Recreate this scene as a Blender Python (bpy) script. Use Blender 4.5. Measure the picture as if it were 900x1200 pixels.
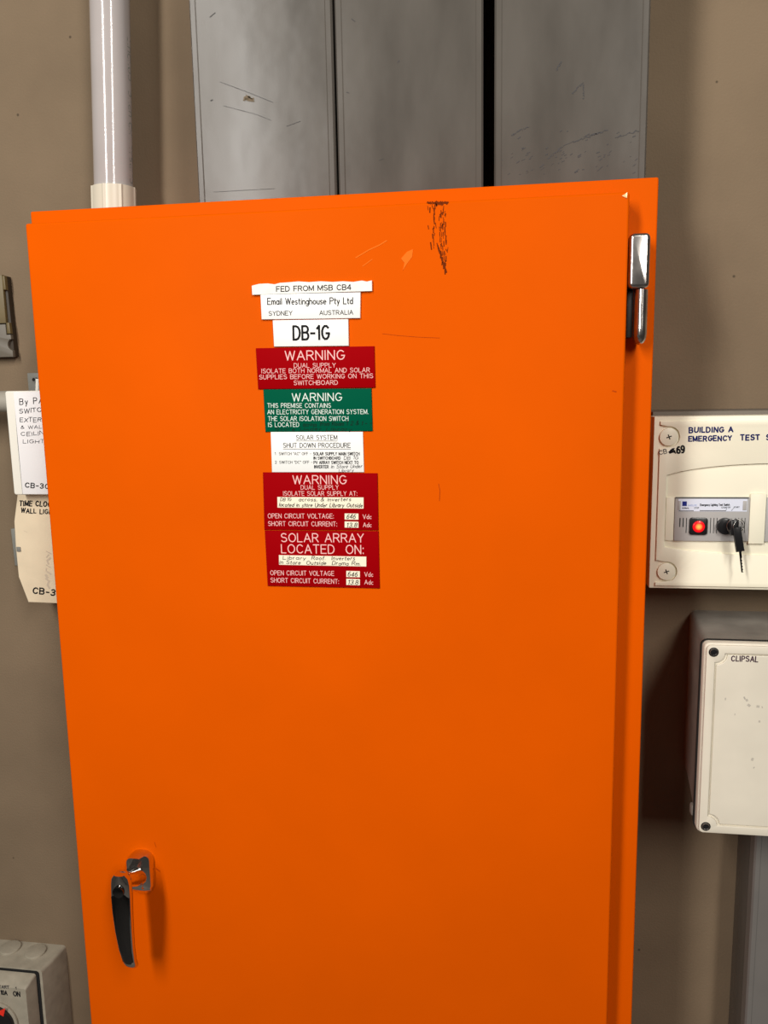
import bpy, bmesh, math, random
import numpy as np
from mathutils import Vector, Matrix
random.seed(7)
for o in list(bpy.data.objects): bpy.data.objects.remove(o, do_unlink=True)
C = bpy.context.scene.collection

# ---------------------------------------------------------------- camera
FPX, W, ZC = 935.0, 0.84, 1.50          # focal length in px of a 900x1200 frame, distance to wall, camera height
PI_, YA, RO = 0.15145238, -0.14828344, -0.01828861
f_ = np.array([math.sin(YA)*math.cos(PI_), math.cos(YA)*math.cos(PI_), -math.sin(PI_)])
r_ = np.array([math.cos(YA), -math.sin(YA), 0.0]); u_ = np.cross(r_, f_)
R2 = math.cos(RO)*r_ + math.sin(RO)*u_; U2 = -math.sin(RO)*r_ + math.cos(RO)*u_
cam = bpy.data.cameras.new('camera'); camo = bpy.data.objects.new('camera', cam); C.objects.link(camo)
cam.sensor_fit = 'VERTICAL'; cam.sensor_height = 24; cam.sensor_width = 18; cam.lens = 24*FPX/1200; cam.clip_start = 0.01
m = Matrix.Identity(4)
for i in range(3):
    m[i][0] = R2[i]; m[i][1] = U2[i]; m[i][2] = -f_[i]
m[0][3] = 0; m[1][3] = -W; m[2][3] = ZC
camo.matrix_world = m
bpy.context.scene.camera = camo

# ---------------------------------------------------------------- world, lamps, exposure
wd = bpy.data.worlds.new('world'); bpy.context.scene.world = wd; wd.use_nodes = True
wd.node_tree.nodes['Background'].inputs[0].default_value = (0.85, 0.78, 0.70, 1)
wd.node_tree.nodes['Background'].inputs[1].default_value = 0.06
def tube_light(name, loc, power, col, gap=.10, L=1.2):
    for s in (-1, 1):
        l = bpy.data.lights.new(name, 'AREA'); l.shape = 'RECTANGLE'; l.size = .035; l.size_y = L
        l.energy = power; l.color = col
        o = bpy.data.objects.new(name, l); C.objects.link(o)
        p = Vector(loc) + Vector((s*gap/2, 0, 0)); o.location = p
        d = (Vector((-.1, 0, 1.35)) - p).normalized()      # faces the wall of cabinets
        x = Vector((1, 0, 0)) - d*d.x; x.normalize(); y = d.cross(x)*-1
        rot = Matrix((x, y, -d)).transposed()
        o.rotation_euler = rot.to_euler()
tube_light('fluorescent_tube', (-.78, -1.75, 2.20), 19, (1, .96, .90))
tube_light('fluorescent_tube', (0.75, -1.80, 2.48), 16.5, (1, .95, .88))
vs = bpy.context.scene.view_settings
vs.view_transform = 'Standard'; vs.look = 'None'; vs.gamma = 1; vs.exposure = -0.22

# ---------------------------------------------------------------- helpers
def at(px, py, Y):
    """point of the plane at depth Y (wall = 0) measured at a pixel of the photograph"""
    d = (px-450)*R2 - (py-600)*U2 + FPX*f_
    t = (W+Y)/d[1]
    return Vector((t*d[0], Y, ZC + t*d[2]))
def atz(px, py, Z):
    d = (px-450)*R2 - (py-600)*U2 + FPX*f_
    t = (Z-ZC)/d[2]
    return Vector((t*d[0], -W+t*d[1], Z))
def thing(name, label, cat, loc, group=None):
    o = bpy.data.objects.new(name, None); C.objects.link(o); o.location = loc; o.empty_display_size = .02
    o['label'] = label; o['category'] = cat
    if group: o['group'] = group
    return o
def worldloc(o):
    l = Vector(o.location)
    while o.parent: o = o.parent; l = l + Vector(o.location)
    return l
def link(name, me, mt, parent=None, label=None, smooth=None):
    o = bpy.data.objects.new(name, me); C.objects.link(o)
    me.materials.append(mt)
    if parent:
        o.parent = parent; me.transform(Matrix.Translation(-worldloc(parent)))
    if smooth is not None:
        for p in me.polygons: p.use_smooth = True
        try: me.set_sharp_from_angle(angle=math.radians(smooth))
        except Exception: pass
    if label: o['label'] = label
    return o
def bmo(name, bm, mt, parent=None, label=None, smooth=35):
    bmesh.ops.recalc_face_normals(bm, faces=bm.faces)
    me = bpy.data.meshes.new(name); bm.to_mesh(me); bm.free()
    return link(name, me, mt, parent, label, smooth)
def abox(bm, x0, x1, y0, y1, z0, z1, bev=0, seg=2):
    t = bmesh.new()
    r = bmesh.ops.create_cube(t, size=1)
    for v in t.verts:
        v.co = Vector((x0+(v.co.x+.5)*(x1-x0), y0+(v.co.y+.5)*(y1-y0), z0+(v.co.z+.5)*(z1-z0)))
    if bev: bmesh.ops.bevel(t, geom=list(t.edges), offset=bev, segments=seg, affect='EDGES', profile=.5)
    merge(bm, t); return bm
def merge(bm, t):
    me = bpy.data.meshes.new('tmp'); t.to_mesh(me); t.free(); bm.from_mesh(me); bpy.data.meshes.remove(me)
def box(name, x0, x1, y0, y1, z0, z1, mt, parent=None, bev=0.001, label=None, seg=2):
    return bmo(name, abox(bmesh.new(), x0, x1, y0, y1, z0, z1, bev, seg), mt, parent, label)
def acyl(bm, p0, p1, r0, r1=None, n=32, bev=0, cap=True):
    p0 = Vector(p0); p1 = Vector(p1); r1 = r0 if r1 is None else r1
    t = bmesh.new(); d = p1-p0; L = d.length
    bmesh.ops.create_cone(t, cap_ends=cap, cap_tris=False, segments=n, radius1=r0, radius2=r1, depth=L)
    if bev:
        es = [e for e in t.edges if len(e.link_faces) == 2 and any(len(f.verts) > 4 for f in e.link_faces)]
        bmesh.ops.bevel(t, geom=es, offset=bev, segments=2, affect='EDGES', profile=.5)
    M = Matrix.Translation((p0+p1)/2) @ d.to_track_quat('Z', 'Y').to_matrix().to_4x4()
    t.transform(M); merge(bm, t); return bm
def cyl(name, p0, p1, r0, mt, parent=None, r1=None, n=32, bev=0, label=None):
    return bmo(name, acyl(bmesh.new(), p0, p1, r0, r1, n, bev), mt, parent, label)
def loft(rings, cap=True):
    bm = bmesh.new(); vr = [[bm.verts.new(p) for p in r] for r in rings]; n = len(rings[0])
    for a, b in zip(vr, vr[1:]):
        for i in range(n): bm.faces.new((a[i], a[(i+1) % n], b[(i+1) % n], b[i]))
    if cap: bm.faces.new(vr[0][::-1]); bm.faces.new(vr[-1])
    return bm
def rrect(cx, cz, w, h, r, n=5):
    pts = []
    for sx, sz, a in ((1, 1, 0), (-1, 1, 90), (-1, -1, 180), (1, -1, 270)):
        for k in range(n):
            t = math.radians(a + 90*k/(n-1))
            pts.append((cx+sx*(w/2-r)+r*math.cos(t), cz+sz*(h/2-r)+r*math.sin(t)))
    return pts
def prism(pts, y0, y1, bev=0, holes=(), seg=2, bm=None):
    """outline in X/Z, from front y0 to back y1 (y0 < y1)"""
    t = bmesh.new()
    for loop in (pts,)+tuple(holes):
        vs_ = [t.verts.new((x, y0, z)) for x, z in loop]
        for i in range(len(vs_)): t.edges.new((vs_[i], vs_[(i+1) % len(vs_)]))
    if holes: bmesh.ops.triangle_fill(t, edges=list(t.edges), use_beauty=True, use_dissolve=False)
    else: t.faces.new(list(t.verts))
    for f in t.faces:
        f.normal_update()
        if f.normal.y > 0: f.normal_flip()
    r = bmesh.ops.extrude_face_region(t, geom=list(t.faces))
    for v in [g for g in r['geom'] if isinstance(g, bmesh.types.BMVert)]: v.co.y = y1
    bmesh.ops.recalc_face_normals(t, faces=t.faces)
    if bev:
        t.edges.ensure_lookup_table()
        es = [e for e in t.edges if len(e.link_faces) == 2 and all(abs(v.co.y-y0) < 1e-7 for v in e.verts)
              and abs(abs(e.link_faces[0].normal.y) - abs(e.link_faces[1].normal.y)) > .5]
        bmesh.ops.bevel(t, geom=es, offset=bev, segments=seg, affect='EDGES', profile=.5)
    if bm is None: return t
    merge(bm, t); return bm
def circ(cx, cz, r, n=24, a0=0, a1=360, end=False):
    k = n+1 if end else n
    return [(cx+r*math.cos(math.radians(a0+(a1-a0)*i/n)), cz+r*math.sin(math.radians(a0+(a1-a0)*i/n))) for i in range(k)]

# ---------------------------------------------------------------- materials
def mat(name, col, rough=.5, metal=0.0, var=0.0, vscale=30, bump=0.0, bscale=300, stretch=None, spec=.5, col2=None, thr=None, rvar=0):
    m = bpy.data.materials.new(name); m.use_nodes = True; N = m.node_tree.nodes; Lk = m.node_tree.links
    b = N['Principled BSDF']; b.inputs['Roughness'].default_value = rough; b.inputs['Metallic'].default_value = metal
    b.inputs['Specular IOR Level'].default_value = spec
    b.inputs['Base Color'].default_value = (*col, 1)
    tc = N.new('ShaderNodeTexCoord'); mp = N.new('ShaderNodeMapping'); Lk.new(tc.outputs['Object'], mp.inputs[0])
    if stretch: mp.inputs['Scale'].default_value = stretch
    if var or col2:
        n = N.new('ShaderNodeTexNoise'); n.inputs['Scale'].default_value = vscale; n.inputs['Detail'].default_value = 6
        Lk.new(mp.outputs[0], n.inputs['Vector'])
        cr = N.new('ShaderNodeValToRGB'); Lk.new(n.outputs[0], cr.inputs[0])
        a, c = thr or (.3, .7)
        cr.color_ramp.elements[0].position = a; cr.color_ramp.elements[1].position = c
        c2 = col2 or tuple(min(1, x*(1+var)) for x in col)
        c1 = col if col2 else tuple(x*(1-var) for x in col)
        cr.color_ramp.elements[0].color = (*c1, 1); cr.color_ramp.elements[1].color = (*c2, 1)
        Lk.new(cr.outputs[0], b.inputs['Base Color'])
        if rvar:
            mr = N.new('ShaderNodeMapRange'); mr.inputs['To Min'].default_value = rough-rvar; mr.inputs['To Max'].default_value = rough+rvar
            Lk.new(n.outputs[0], mr.inputs[0]); Lk.new(mr.outputs[0], b.inputs['Roughness'])
    if bump:
        n2 = N.new('ShaderNodeTexNoise'); n2.inputs['Scale'].default_value = bscale; n2.inputs['Detail'].default_value = 3
        Lk.new(tc.outputs['Object'], n2.inputs['Vector'])
        bp = N.new('ShaderNodeBump'); bp.inputs['Strength'].default_value = bump; bp.inputs['Distance'].default_value = .001
        Lk.new(n2.outputs[0], bp.inputs['Height']); Lk.new(bp.outputs[0], b.inputs['Normal'])
    return m
def speckle(m, col, scale=18, thr=.16, size=1.0):
    """scattered small dark marks that belong to the surface"""
    N = m.node_tree.nodes; Lk = m.node_tree.links; b = N['Principled BSDF']
    tc = N.new('ShaderNodeTexCoord'); v = N.new('ShaderNodeTexVoronoi'); v.inputs['Scale'].default_value = scale
    v.inputs['Randomness'].default_value = 1
    Lk.new(tc.outputs['Object'], v.inputs['Vector'])
    r = N.new('ShaderNodeMapRange'); r.inputs['From Min'].default_value = thr*.6; r.inputs['From Max'].default_value = thr
    r.inputs['To Min'].default_value = .8; r.inputs['To Max'].default_value = 0
    Lk.new(v.outputs['Distance'], r.inputs[0])
    mx = N.new('ShaderNodeMix'); mx.data_type = 'RGBA'
    src = b.inputs['Base Color'].links[0].from_socket if b.inputs['Base Color'].links else None
    Lk.new(r.outputs[0], mx.inputs['Factor'])
    if src: Lk.new(src, mx.inputs[6])
    else: mx.inputs[6].default_value = b.inputs['Base Color'].default_value
    mx.inputs[7].default_value = (*col, 1); Lk.new(mx.outputs[2], b.inputs['Base Color'])
    return m
def emis(name, col, s):
    m = bpy.data.materials.new(name); m.use_nodes = True; b = m.node_tree.nodes['Principled BSDF']
    b.inputs['Base Color'].default_value = (*[c*.3 for c in col], 1); b.inputs['Emission Color'].default_value = (*col, 1); b.inputs['Emission Strength'].default_value = s
    b.inputs['Roughness'].default_value = .25
    return m
M = {}
M['wall'] = speckle(mat('painted_concrete', (.188, .137, .088), .85, var=.13, vscale=7, bump=.35, bscale=420, spec=.2), (.06, .045, .03), 26, .045)
M['floor'] = mat('concrete_floor', (.16, .15, .14), .7, var=.2, vscale=6)
M['orange'] = mat('orange_enamel', (.66, .088, .0), .5, var=.045, vscale=7, bump=.05, bscale=500, spec=.015)
M['rubber'] = mat('black_rubber', (.008, .008, .008), .6)
M['duct'] = mat('grey_duct_paint', (.090, .081, .070), .24, var=.16, vscale=4, stretch=(7, 7, 2.2), rvar=.10, bump=.8, bscale=13, spec=.165)
M['duct2'] = mat('pale_grey_duct_paint', (.16, .15, .14), .4, var=.1, vscale=12)
M['ductin'] = mat('dark_duct_side', (.10, .10, .10), .6)
M['conduit'] = mat('grey_pvc', (.42, .385, .375), .13, var=.04, vscale=20, spec=.5)
M['collar'] = mat('cream_pvc', (.62, .58, .47), .35)
M['chrome'] = mat('chrome', (.75, .73, .70), .09, 1.0, bump=0)
M['wornchrome'] = mat('worn_chrome', (.62, .58, .55), .22, 1.0, var=.25, vscale=90, bump=.02, bscale=60)
M['darkchrome'] = mat('dark_chrome', (.10, .10, .10), .16, 1.0)
M['white'] = mat('white_laminate', (.86, .86, .84), .4)
M['tape'] = mat('white_tape', (.80, .79, .75), .6, var=.05, vscale=200)
M['paper'] = mat('pale_yellow_strip', (.86, .80, .62), .6)
M['red'] = mat('red_laminate', (.30, .0, .002), .6, spec=.02)
M['green'] = mat('green_laminate', (.0, .085, .043), .6, spec=.02)
M['ink'] = mat('black_ink', (.012, .012, .014), .6, spec=.04)
M['greyink'] = mat('grey_pencil_ink', (.04, .04, .05), .7, spec=.04)
M['greenink'] = mat('dark_green_ink', (.004, .035, .02), .6, spec=.04)
M['blueink'] = mat('navy_marker_ink', (.008, .012, .10), .6, spec=.04)
M['purpleink'] = mat('purple_black_print', (.05, .02, .04), .6, spec=.04)
M['pinkprint'] = mat('pale_pink_engraving', (.85, .50, .48), .6, spec=.04)
M['whiteprint'] = mat('pale_green_engraving', (.72, .80, .74), .6, spec=.04)
M['cream'] = mat('cream_plastic', (.86, .82, .66), .38, var=.03, vscale=15, spec=.35)
M['creamold'] = mat('aged_cream_plastic', (.76, .64, .46), .45, var=.05, vscale=40, spec=.35)
M['greyplastic'] = mat('light_grey_plastic', (.42, .41, .40), .4, spec=.35)
M['slot'] = mat('dark_slot', (.02, .02, .02), .6, spec=.04)
M['striplabel'] = mat('pale_blue_label', (.70, .74, .86), .35)
M['logo'] = mat('navy_logo', (.02, .03, .20), .5, spec=.04)
M['logopale'] = mat('pale_blue_print', (.30, .38, .65), .5, spec=.04)
M['black'] = mat('black_plastic', (.010, .010, .011), .28)
M['steel'] = mat('key_steel', (.45, .44, .42), .25, 1.0)
M['led'] = emis('lit_red_lens', (1.0, .012, .015), 1.1)
M['ledmid'] = emis('lit_amber_core', (1.0, .42, .08), 1.3)
M['jbody'] = mat('dusty_grey_box', (.27, .245, .21), .6, var=.22, vscale=28, bump=.2, bscale=200)
M['jlid'] = mat('off_white_lid', (.72, .67, .56), .42, var=.05, vscale=22, spec=.35)
M['smudge'] = mat('grey_smudge', (.45, .42, .37), .5, spec=.04)
M['iso'] = mat('grubby_grey_plastic', (.33, .30, .235), .5, var=.14, vscale=60, bump=.15, bscale=250)
M['redmark'] = mat('red_pointer', (.80, .03, .015), .4)
M['brown'] = mat('olive_brown_plastic', (.13, .095, .035), .5, var=.1, vscale=60)
M['browngrey'] = mat('grey_brown_plastic', (.12, .105, .08), .5)
M['darkbrown'] = mat('dark_recess', (.03, .02, .01), .6)
M['whitebox'] = mat('warm_white_plastic', (.82, .80, .72), .4)
M['card'] = mat('white_card', (.86, .85, .86), .6)
M['tanbase'] = mat('grey_steel_plate', (.20, .20, .18), .5)
M['grime'] = mat('brown_grime', (.15, .022, .002), .7, spec=.04)
M['scuff'] = mat('pale_scuff', (.80, .155, .010), .5, spec=.04)
M['darkscuff'] = mat('brown_scratch', (.42, .05, .002), .6, spec=.04)
M['glint'] = mat('painted_glint', (.90, .50, .25), .35, .3)
M['ductmark'] = mat('dark_scrape', (.07, .068, .07), .55, spec=.04)
M['ductstain'] = mat('brown_stain', (.16, .125, .085), .6, spec=.04)

# ---------------------------------------------------------------- stroke lettering
def _arc(cx, cy, rx, ry, a0, a1):
    n = max(3, int(abs(a1-a0)/30))
    return [(cx+rx*math.cos(math.radians(a0+(a1-a0)*i/n)), cy+ry*math.sin(math.radians(a0+(a1-a0)*i/n))) for i in range(n+1)]
def G(s):
    out = []
    for st in s.split(';'):
        pts = []
        for tok in st.split():
            if tok[0] == '@': pts += _arc(*[float(v) for v in tok[1:].split(',')])
            else: pts.append(tuple(float(v) for v in tok.split(',')))
        out.append(pts)
    return out
GL = {k: (w, G(s)) for k, (w, s) in {
 'A': (.68, '0,0 .34,1 .68,0;.12,.34 .56,.34'), 'B': (.58, '0,0 0,1 @.33,.76,.22,.24,90,-90 0,.52;0,0 @.35,.26,.23,.26,-90,90'),
 'C': (.66, '@.36,.5,.34,.5,40,320'), 'D': (.62, '0,0 0,1 @.26,.5,.36,.5,90,-90 0,0'), 'E': (.54, '.54,0 0,0 0,1 .54,1;0,.52 .46,.52'),
 'F': (.52, '0,0 0,1 .52,1;0,.52 .44,.52'), 'G': (.68, '@.36,.5,.34,.5,45,350 .68,.44 .42,.44'), 'H': (.60, '0,0 0,1;.6,0 .6,1;0,.52 .6,.52'),
 'I': (.06, '.03,0 .03,1'), 'J': (.42, '.42,1 @.22,.22,.20,.22,0,-180'), 'K': (.58, '0,0 0,1;.55,1 0,.38;.2,.58 .58,0'), 'L': (.48, '0,1 0,0 .48,0'),
 'M': (.72, '0,0 0,1 .36,.1 .72,1 .72,0'), 'N': (.60, '0,0 0,1 .6,0 .6,1'), 'O': (.72, '@.36,.5,.36,.5,90,450'),
 'P': (.56, '0,0 0,1 @.32,.74,.24,.26,90,-90 0,.48'), 'Q': (.72, '@.36,.5,.36,.5,90,450;.42,.25 .7,-.05'),
 'R': (.60, '0,0 0,1 @.33,.75,.24,.25,90,-90 0,.5;.3,.5 .6,0'), 'S': (.60, '@.30,.755,.27,.245,30,250 @.30,.26,.29,.26,75,-150'),
 'T': (.60, '.3,0 .3,1;0,1 .6,1'), 'U': (.60, '0,1 @.3,.3,.3,.3,180,360 .6,1'), 'V': (.64, '0,1 .32,0 .64,1'), 'W': (.88, '0,1 .22,0 .44,.95 .66,0 .88,1'),
 'X': (.60, '0,0 .6,1;0,1 .6,0'), 'Y': (.60, '0,1 .3,.48 .6,1;.3,.48 .3,0'), 'Z': (.58, '0,1 .58,1 0,0 .58,0'),
 '0': (.54, '@.27,.5,.27,.5,90,450'), '1': (.22, '0,.8 .2,1 .2,0'), '2': (.54, '@.27,.73,.26,.27,170,-40 0,0 .54,0'),
 '3': (.52, '@.25,.76,.24,.24,150,-90 .2,.52;.2,.52 @.25,.26,.27,.26,90,-150'), '4': (.56, '.42,0 .42,1 0,.28 .56,.28'),
 '5': (.52, '.5,1 .06,1 .02,.55 @.25,.32,.27,.32,110,-150'), '6': (.54, '@.27,.3,.26,.3,90,450;.01,.32 @.36,.42,.35,.58,180,70'),
 '8': (.52, '@.26,.76,.22,.24,90,450;@.26,.26,.26,.26,90,450'), '9': (.54, '@.27,.7,.26,.3,90,450;.53,.68 @.18,.58,.35,.58,0,-110'),
 '-': (.36, '0,.45 .36,.45'), '.': (.06, '.03,0 .03,.06'), ':': (.06, '.03,.02 .03,.1;.03,.6 .03,.68'), ',': (.08, '.06,.06 0,-.14'),
 '"': (.2, '.02,1 .02,.75;.18,1 .18,.75'), '/': (.4, '0,0 .4,1'), '#': (.6, '.1,0 .25,1;.35,0 .5,1;0,.3 .6,.3;0,.7 .6,.7'),
 '&': (.6, '.6,0 .15,.75 @.28,.85,.13,.14,180,0 0,.25 @.22,.18,.22,.18,180,330 .6,.4'), ' ': (.30, ''),
 'a': (.44, '@.22,.3,.22,.3,20,380;.44,.6 .44,0'), 'b': (.44, '0,1 0,0;@.22,.3,.22,.3,180,540'), 'c': (.40, '@.22,.3,.21,.3,50,310'),
 'd': (.44, '@.22,.3,.22,.3,0,360;.44,1 .44,0'), 'e': (.44, '.01,.32 .43,.32 @.22,.3,.21,.3,10,310'), 'f': (.30, '.1,0 .1,.8 @.22,.85,.12,.15,180,70;0,.6 .28,.6'),
 'g': (.44, '@.22,.3,.22,.3,0,360;.44,.6 .44,-.1 @.22,-.1,.22,.2,0,-150'), 'h': (.42, '0,1 0,0;0,.38 @.21,.38,.21,.22,180,0 .42,0'),
 'i': (.05, '.02,0 .02,.6;.02,.78 .02,.85'), 'k': (.38, '0,0 0,1;.36,.6 0,.25;.1,.35 .38,0'), 'l': (.05, '.02,0 .02,1'), 'm': (.64, '0,0 0,.6;0,.4 @.16,.42,.16,.18,180,0 .32,0;.32,.4 @.48,.42,.16,.18,180,0 .64,0'),
 'n': (.40, '0,0 0,.6;0,.38 @.2,.38,.2,.22,180,0 .4,0'), 'o': (.46, '@.23,.3,.23,.3,90,450'), 'p': (.44, '0,.6 0,-.3;@.22,.3,.22,.3,180,540'),
 'r': (.26, '0,0 0,.6;0,.38 @.2,.38,.2,.22,180,80'), 's': (.36, '@.18,.45,.16,.15,30,250 @.18,.15,.17,.15,80,-150'),
 't': (.28, '.12,.9 .12,.1 .26,0;0,.62 .28,.62'), 'u': (.40, '0,.6 @.2,.22,.2,.22,180,360 .4,.6;.4,.6 .4,0'), 'v': (.40, '0,.6 .2,0 .4,.6'),
 'w': (.6, '0,.6 .15,0 .3,.5 .45,0 .6,.6'), 'y': (.40, '0,.6 .2,.05;.4,.6 .1,-.3'),
}.items() for k in [k]}
GL[' '] = (.30, [])
def text_strokes(lines, rnd):
    """lines: (text, px_left, py_left, px_right, py_right, cap_px, kw) on a plane; yields world polylines"""
    for (txt, Y, xl, yl, xr, yr, cap, kw) in lines:
        A = at(xl, yl, Y); B = at(xr, yr, Y); T = at(xl, yl-cap, Y)
        ex = (B-A); Lw = ex.length; ex.normalize(); up = Vector((0, 0, 1)); up = (up-ex*up.dot(ex)).normalized()
        H = (T-A).length
        gap = kw.get('gap', .22); jit = kw.get('jit', 0); sl = kw.get('slant', 0)
        nat = sum(GL[c][0]+gap for c in txt)-gap; sx = Lw/nat; x = 0
        for c in txt:
            w, sts = GL[c]
            dz = rnd.uniform(-1, 1)*jit*H; sc = 1+rnd.uniform(-1, 1)*jit; sh = sl+rnd.uniform(-1, 1)*jit
            for st in sts:
                if len(st) < 2: continue
                yield ([A + ex*((x+px_)*sx + sh*py_*H) + up*(py_*H*sc+dz) for px_, py_ in st], kw.get('w', .1)*H)
            x += w+gap
_lay = [0]
def ribbon(bm, pts, w, nrm=Vector((0, -1, 0)), n=6):
    """one mitred strip per stroke, each stroke a hair in front of the one before"""
    for k in range(1, len(pts)-1):
        a_ = pts[k]-pts[k-1]; b_ = pts[k+1]-pts[k]
        if a_.length > w*.08 and b_.length > w*.08 and a_.normalized().dot(b_.normalized()) < .05:
            ribbon(bm, pts[:k+1], w, nrm); ribbon(bm, pts[k:], w, nrm); return
    P = [pts[0]]
    for p in pts[1:]:
        if (p-P[-1]).length > w*.08: P.append(p)
    if len(P) < 2: P = [pts[0]-Vector((w*.3, 0, 0)), pts[0]+Vector((w*.3, 0, 0))]
    _lay[0] = (_lay[0]+1) % 5; off = nrm*(_lay[0]*6e-6)
    closed = (P[0]-P[-1]).length < w*.3 and len(P) > 4
    if not closed:
        P[0] = P[0]-(P[1]-P[0]).normalized()*w*.35; P[-1] = P[-1]+(P[-1]-P[-2]).normalized()*w*.35
    N_ = len(P); L = []; R = []
    for k, p in enumerate(P):
        d0 = (p-P[k-1]).normalized() if k else ((P[-1]-P[-2]).normalized() if closed else (P[1]-p).normalized())
        d1 = (P[k+1]-p).normalized() if k < N_-1 else ((P[1]-P[0]).normalized() if closed else d0)
        t = d0+d1
        t = t.normalized() if t.length > .3 else d0
        s_ = nrm.cross(t).normalized(); c = max(.6, abs(t.dot(d0)))
        h = s_*(w/2/c); L.append(bm.verts.new(p+h+off)); R.append(bm.verts.new(p-h+off))
    for k in range(N_-1): bm.faces.new((L[k], L[k+1], R[k+1], R[k]))
def lettering(name, parent, mt, Y, lines, label=None, **kw0):
    rnd = random.Random(hash(name) % 1000 if False else len(lines)*7+int(abs(Y)*1e5))
    L = []
    for ln in lines:
        kw = dict(kw0)
        if len(ln) > 6: kw.update(ln[6])
        L.append((ln[0], Y, *ln[1:6], kw))
    bm = bmesh.new()
    for pts, w in text_strokes(L, rnd): ribbon(bm, pts, w)
    for f in bm.faces:
        f.normal_update()
        if f.normal.y > 0: f.normal_flip()
    me = bpy.data.meshes.new(name); bm.to_mesh(me); bm.free()
    return link(name, me, mt, parent, label)
def quad_plate(name, corners, Y, th, mt, parent, label=None, bev=.0004):
    P = [at(x, y, Y) for x, y in corners]
    return bmo(name, prism([(p.x, p.z) for p in P], Y, Y+th, bev), mt, parent, label)

# ================================================================ SETTING
bm = bmesh.new(); abox(bm, -1.6, 1.8, 0, .12, 0, 3.0)
w_ = bmo('wall_back', bm, M['wall'], smooth=None); w_['kind'] = 'structure'
bm = bmesh.new(); abox(bm, -1.6, 1.8, -3.2, .12, -.1, 0)
w_ = bmo('floor', bm, M['floor'], smooth=None); w_['kind'] = 'structure'

# ================================================================ ORANGE CABINET
BX0, BX1, BT, BB = -.408, .1195, ZC+.1597, .35
DX0, DX1, DT, DB = -.3985, .0943, ZC+.1444, .37
FY, DY = -.165, -.190
cab = thing('electrical_cabinet', 'tall orange steel switchboard cabinet with label plates, chrome lever handle and hinge', 'cabinet', (-.15, -.08, BB))
box('body', BX0, BX1, FY, -.003, BB, BT, M['orange'], cab, .0016, seg=3)
box('gasket', DX0+.008, DX1-.006, -.1675, FY, DB+.008, DT-.006, M['rubber'], cab, 0)
door = box('door', DX0, DX1, DY, -.1675, DB, DT, M['orange'], cab, .0021, seg=3)
# folded corner weld and marks on the door
def marks(name, strokes, mt, parent, Y, label=None):
    bm = bmesh.new()
    for pts, w in strokes: ribbon(bm, [at(x, y, Y) for x, y in pts], w*.0007, n=5)
    me = bpy.data.meshes.new(name); bm.normal_update()
    for f in bm.faces:
        if f.normal.y > 0: f.normal_flip()
    bm.to_mesh(me); bm.free(); o = link(name, me, mt, parent, label)
    if len(strokes) > 1: o['kind'] = 'stuff'
    return o
rnd = random.Random(3); st = []
for bx, y0, y1, dens in ((502, 237, 275, .35), (504.5, 238, 300, .3), (507, 237, 290, .5), (509, 240, 285, .45), (517, 237, 310, .45), (521, 238, 312, .4), (511, 238, 240, .9), (515, 237, 300, .45), (519, 236, 318, .62), (523, 237, 300, .35)):
    y = y0
    while y < y1:
        L = rnd.uniform(1.5, 6)
        if rnd.random() < dens:
            dx = (y-237)*.02+rnd.uniform(-1, 1)
            st.append(([(bx+dx, y), (bx+dx+rnd.uniform(-.6, .9), y+L)], rnd.uniform(.4, 1.3)))
        y += L*.8
for k in range(14):
    x = 501+k*1.7; st.append(([(x, 237+rnd.uniform(-1, 2)), (x+rnd.uniform(1, 3), 237+rnd.uniform(-.5, 3.5))], rnd.uniform(.8, 2)))
for k in range(12):
    x = 512+k*.9; y = 285+k*2.8; st.append(([(x, y), (x+.9, y+3.2)], rnd.uniform(.9, 2.3)))
marks('grime_streak', st, M['grime'], door, DY-.0002, 'brown grime streak running down from the top edge')
for nm, pts, w in (('scuff_mark', [(417, 302), (432, 293), (445, 287), (453, 282)], 1.2), ('scuff_mark', [(425, 312), (436, 304)], .9)):
    marks(nm, [(pts, w)], M['scuff'], door, DY-.0002)
bm = bmesh.new()
P = [at(x, y, DY-.0002) for x, y in ((470, 303), (477, 295), (484, 292), (483, 301), (477, 309), (472, 317), (474, 308))]
bmo('scuff_mark', prism([(p.x, p.z) for p in P], DY-.0003, DY), M['scuff'], door)
marks('scratch', [([(448, 391), (465, 393), (490, 395), (515, 396)], .45), ([(514, 567), (515.5, 575), (515, 587)], .7), ([(718, 458), (722, 459)], 1.3)], M['darkscuff'], door, DY-.0002)
marks('scratch', [([(183, 1018), (187, 1021)], 1.8), ([(181, 987), (183, 993)], .6)], M['darkscuff'], door, DY-.0002)
P = [at(x, y, DY-.0004) for x, y in ((735.4, 225), (735, 232.5), (732.5, 231.5), (728.5, 229.5), (732, 227.5))]
bmo('corner_glint', prism([(p.x, p.z) for p in P], DY-.0006, DY+.0008, .0002), M['glint'], door, 'pale painted glint on the top right corner weld')  # pale sliver paints the glint on the corner weld

# ---- label plates on the door
LY = DY-.0002
def plate(corners, mt, label, th=.0013):
    Y = DY-th
    return quad_plate('label_plate', corners, Y, th, mt, cab, label), Y-.00012
ps, Y = plate([(306.4, 374.4), (422, 372.8), (422.4, 342.4), (305, 345)], M['white'], 'white plate with maker name and city', .0022)
lettering('lettering', ps, M['ink'], Y, [('Email Westinghouse Pty Ltd', 313.6, 356.8, 413.2, 356, 7.2, {'gap': .2}), ('SYDNEY', 315, 369.8, 342.4, 369.3, 4.9), ('AUSTRALIA', 374.6, 369, 413.6, 368.4, 4.9)], w=.15)
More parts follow.
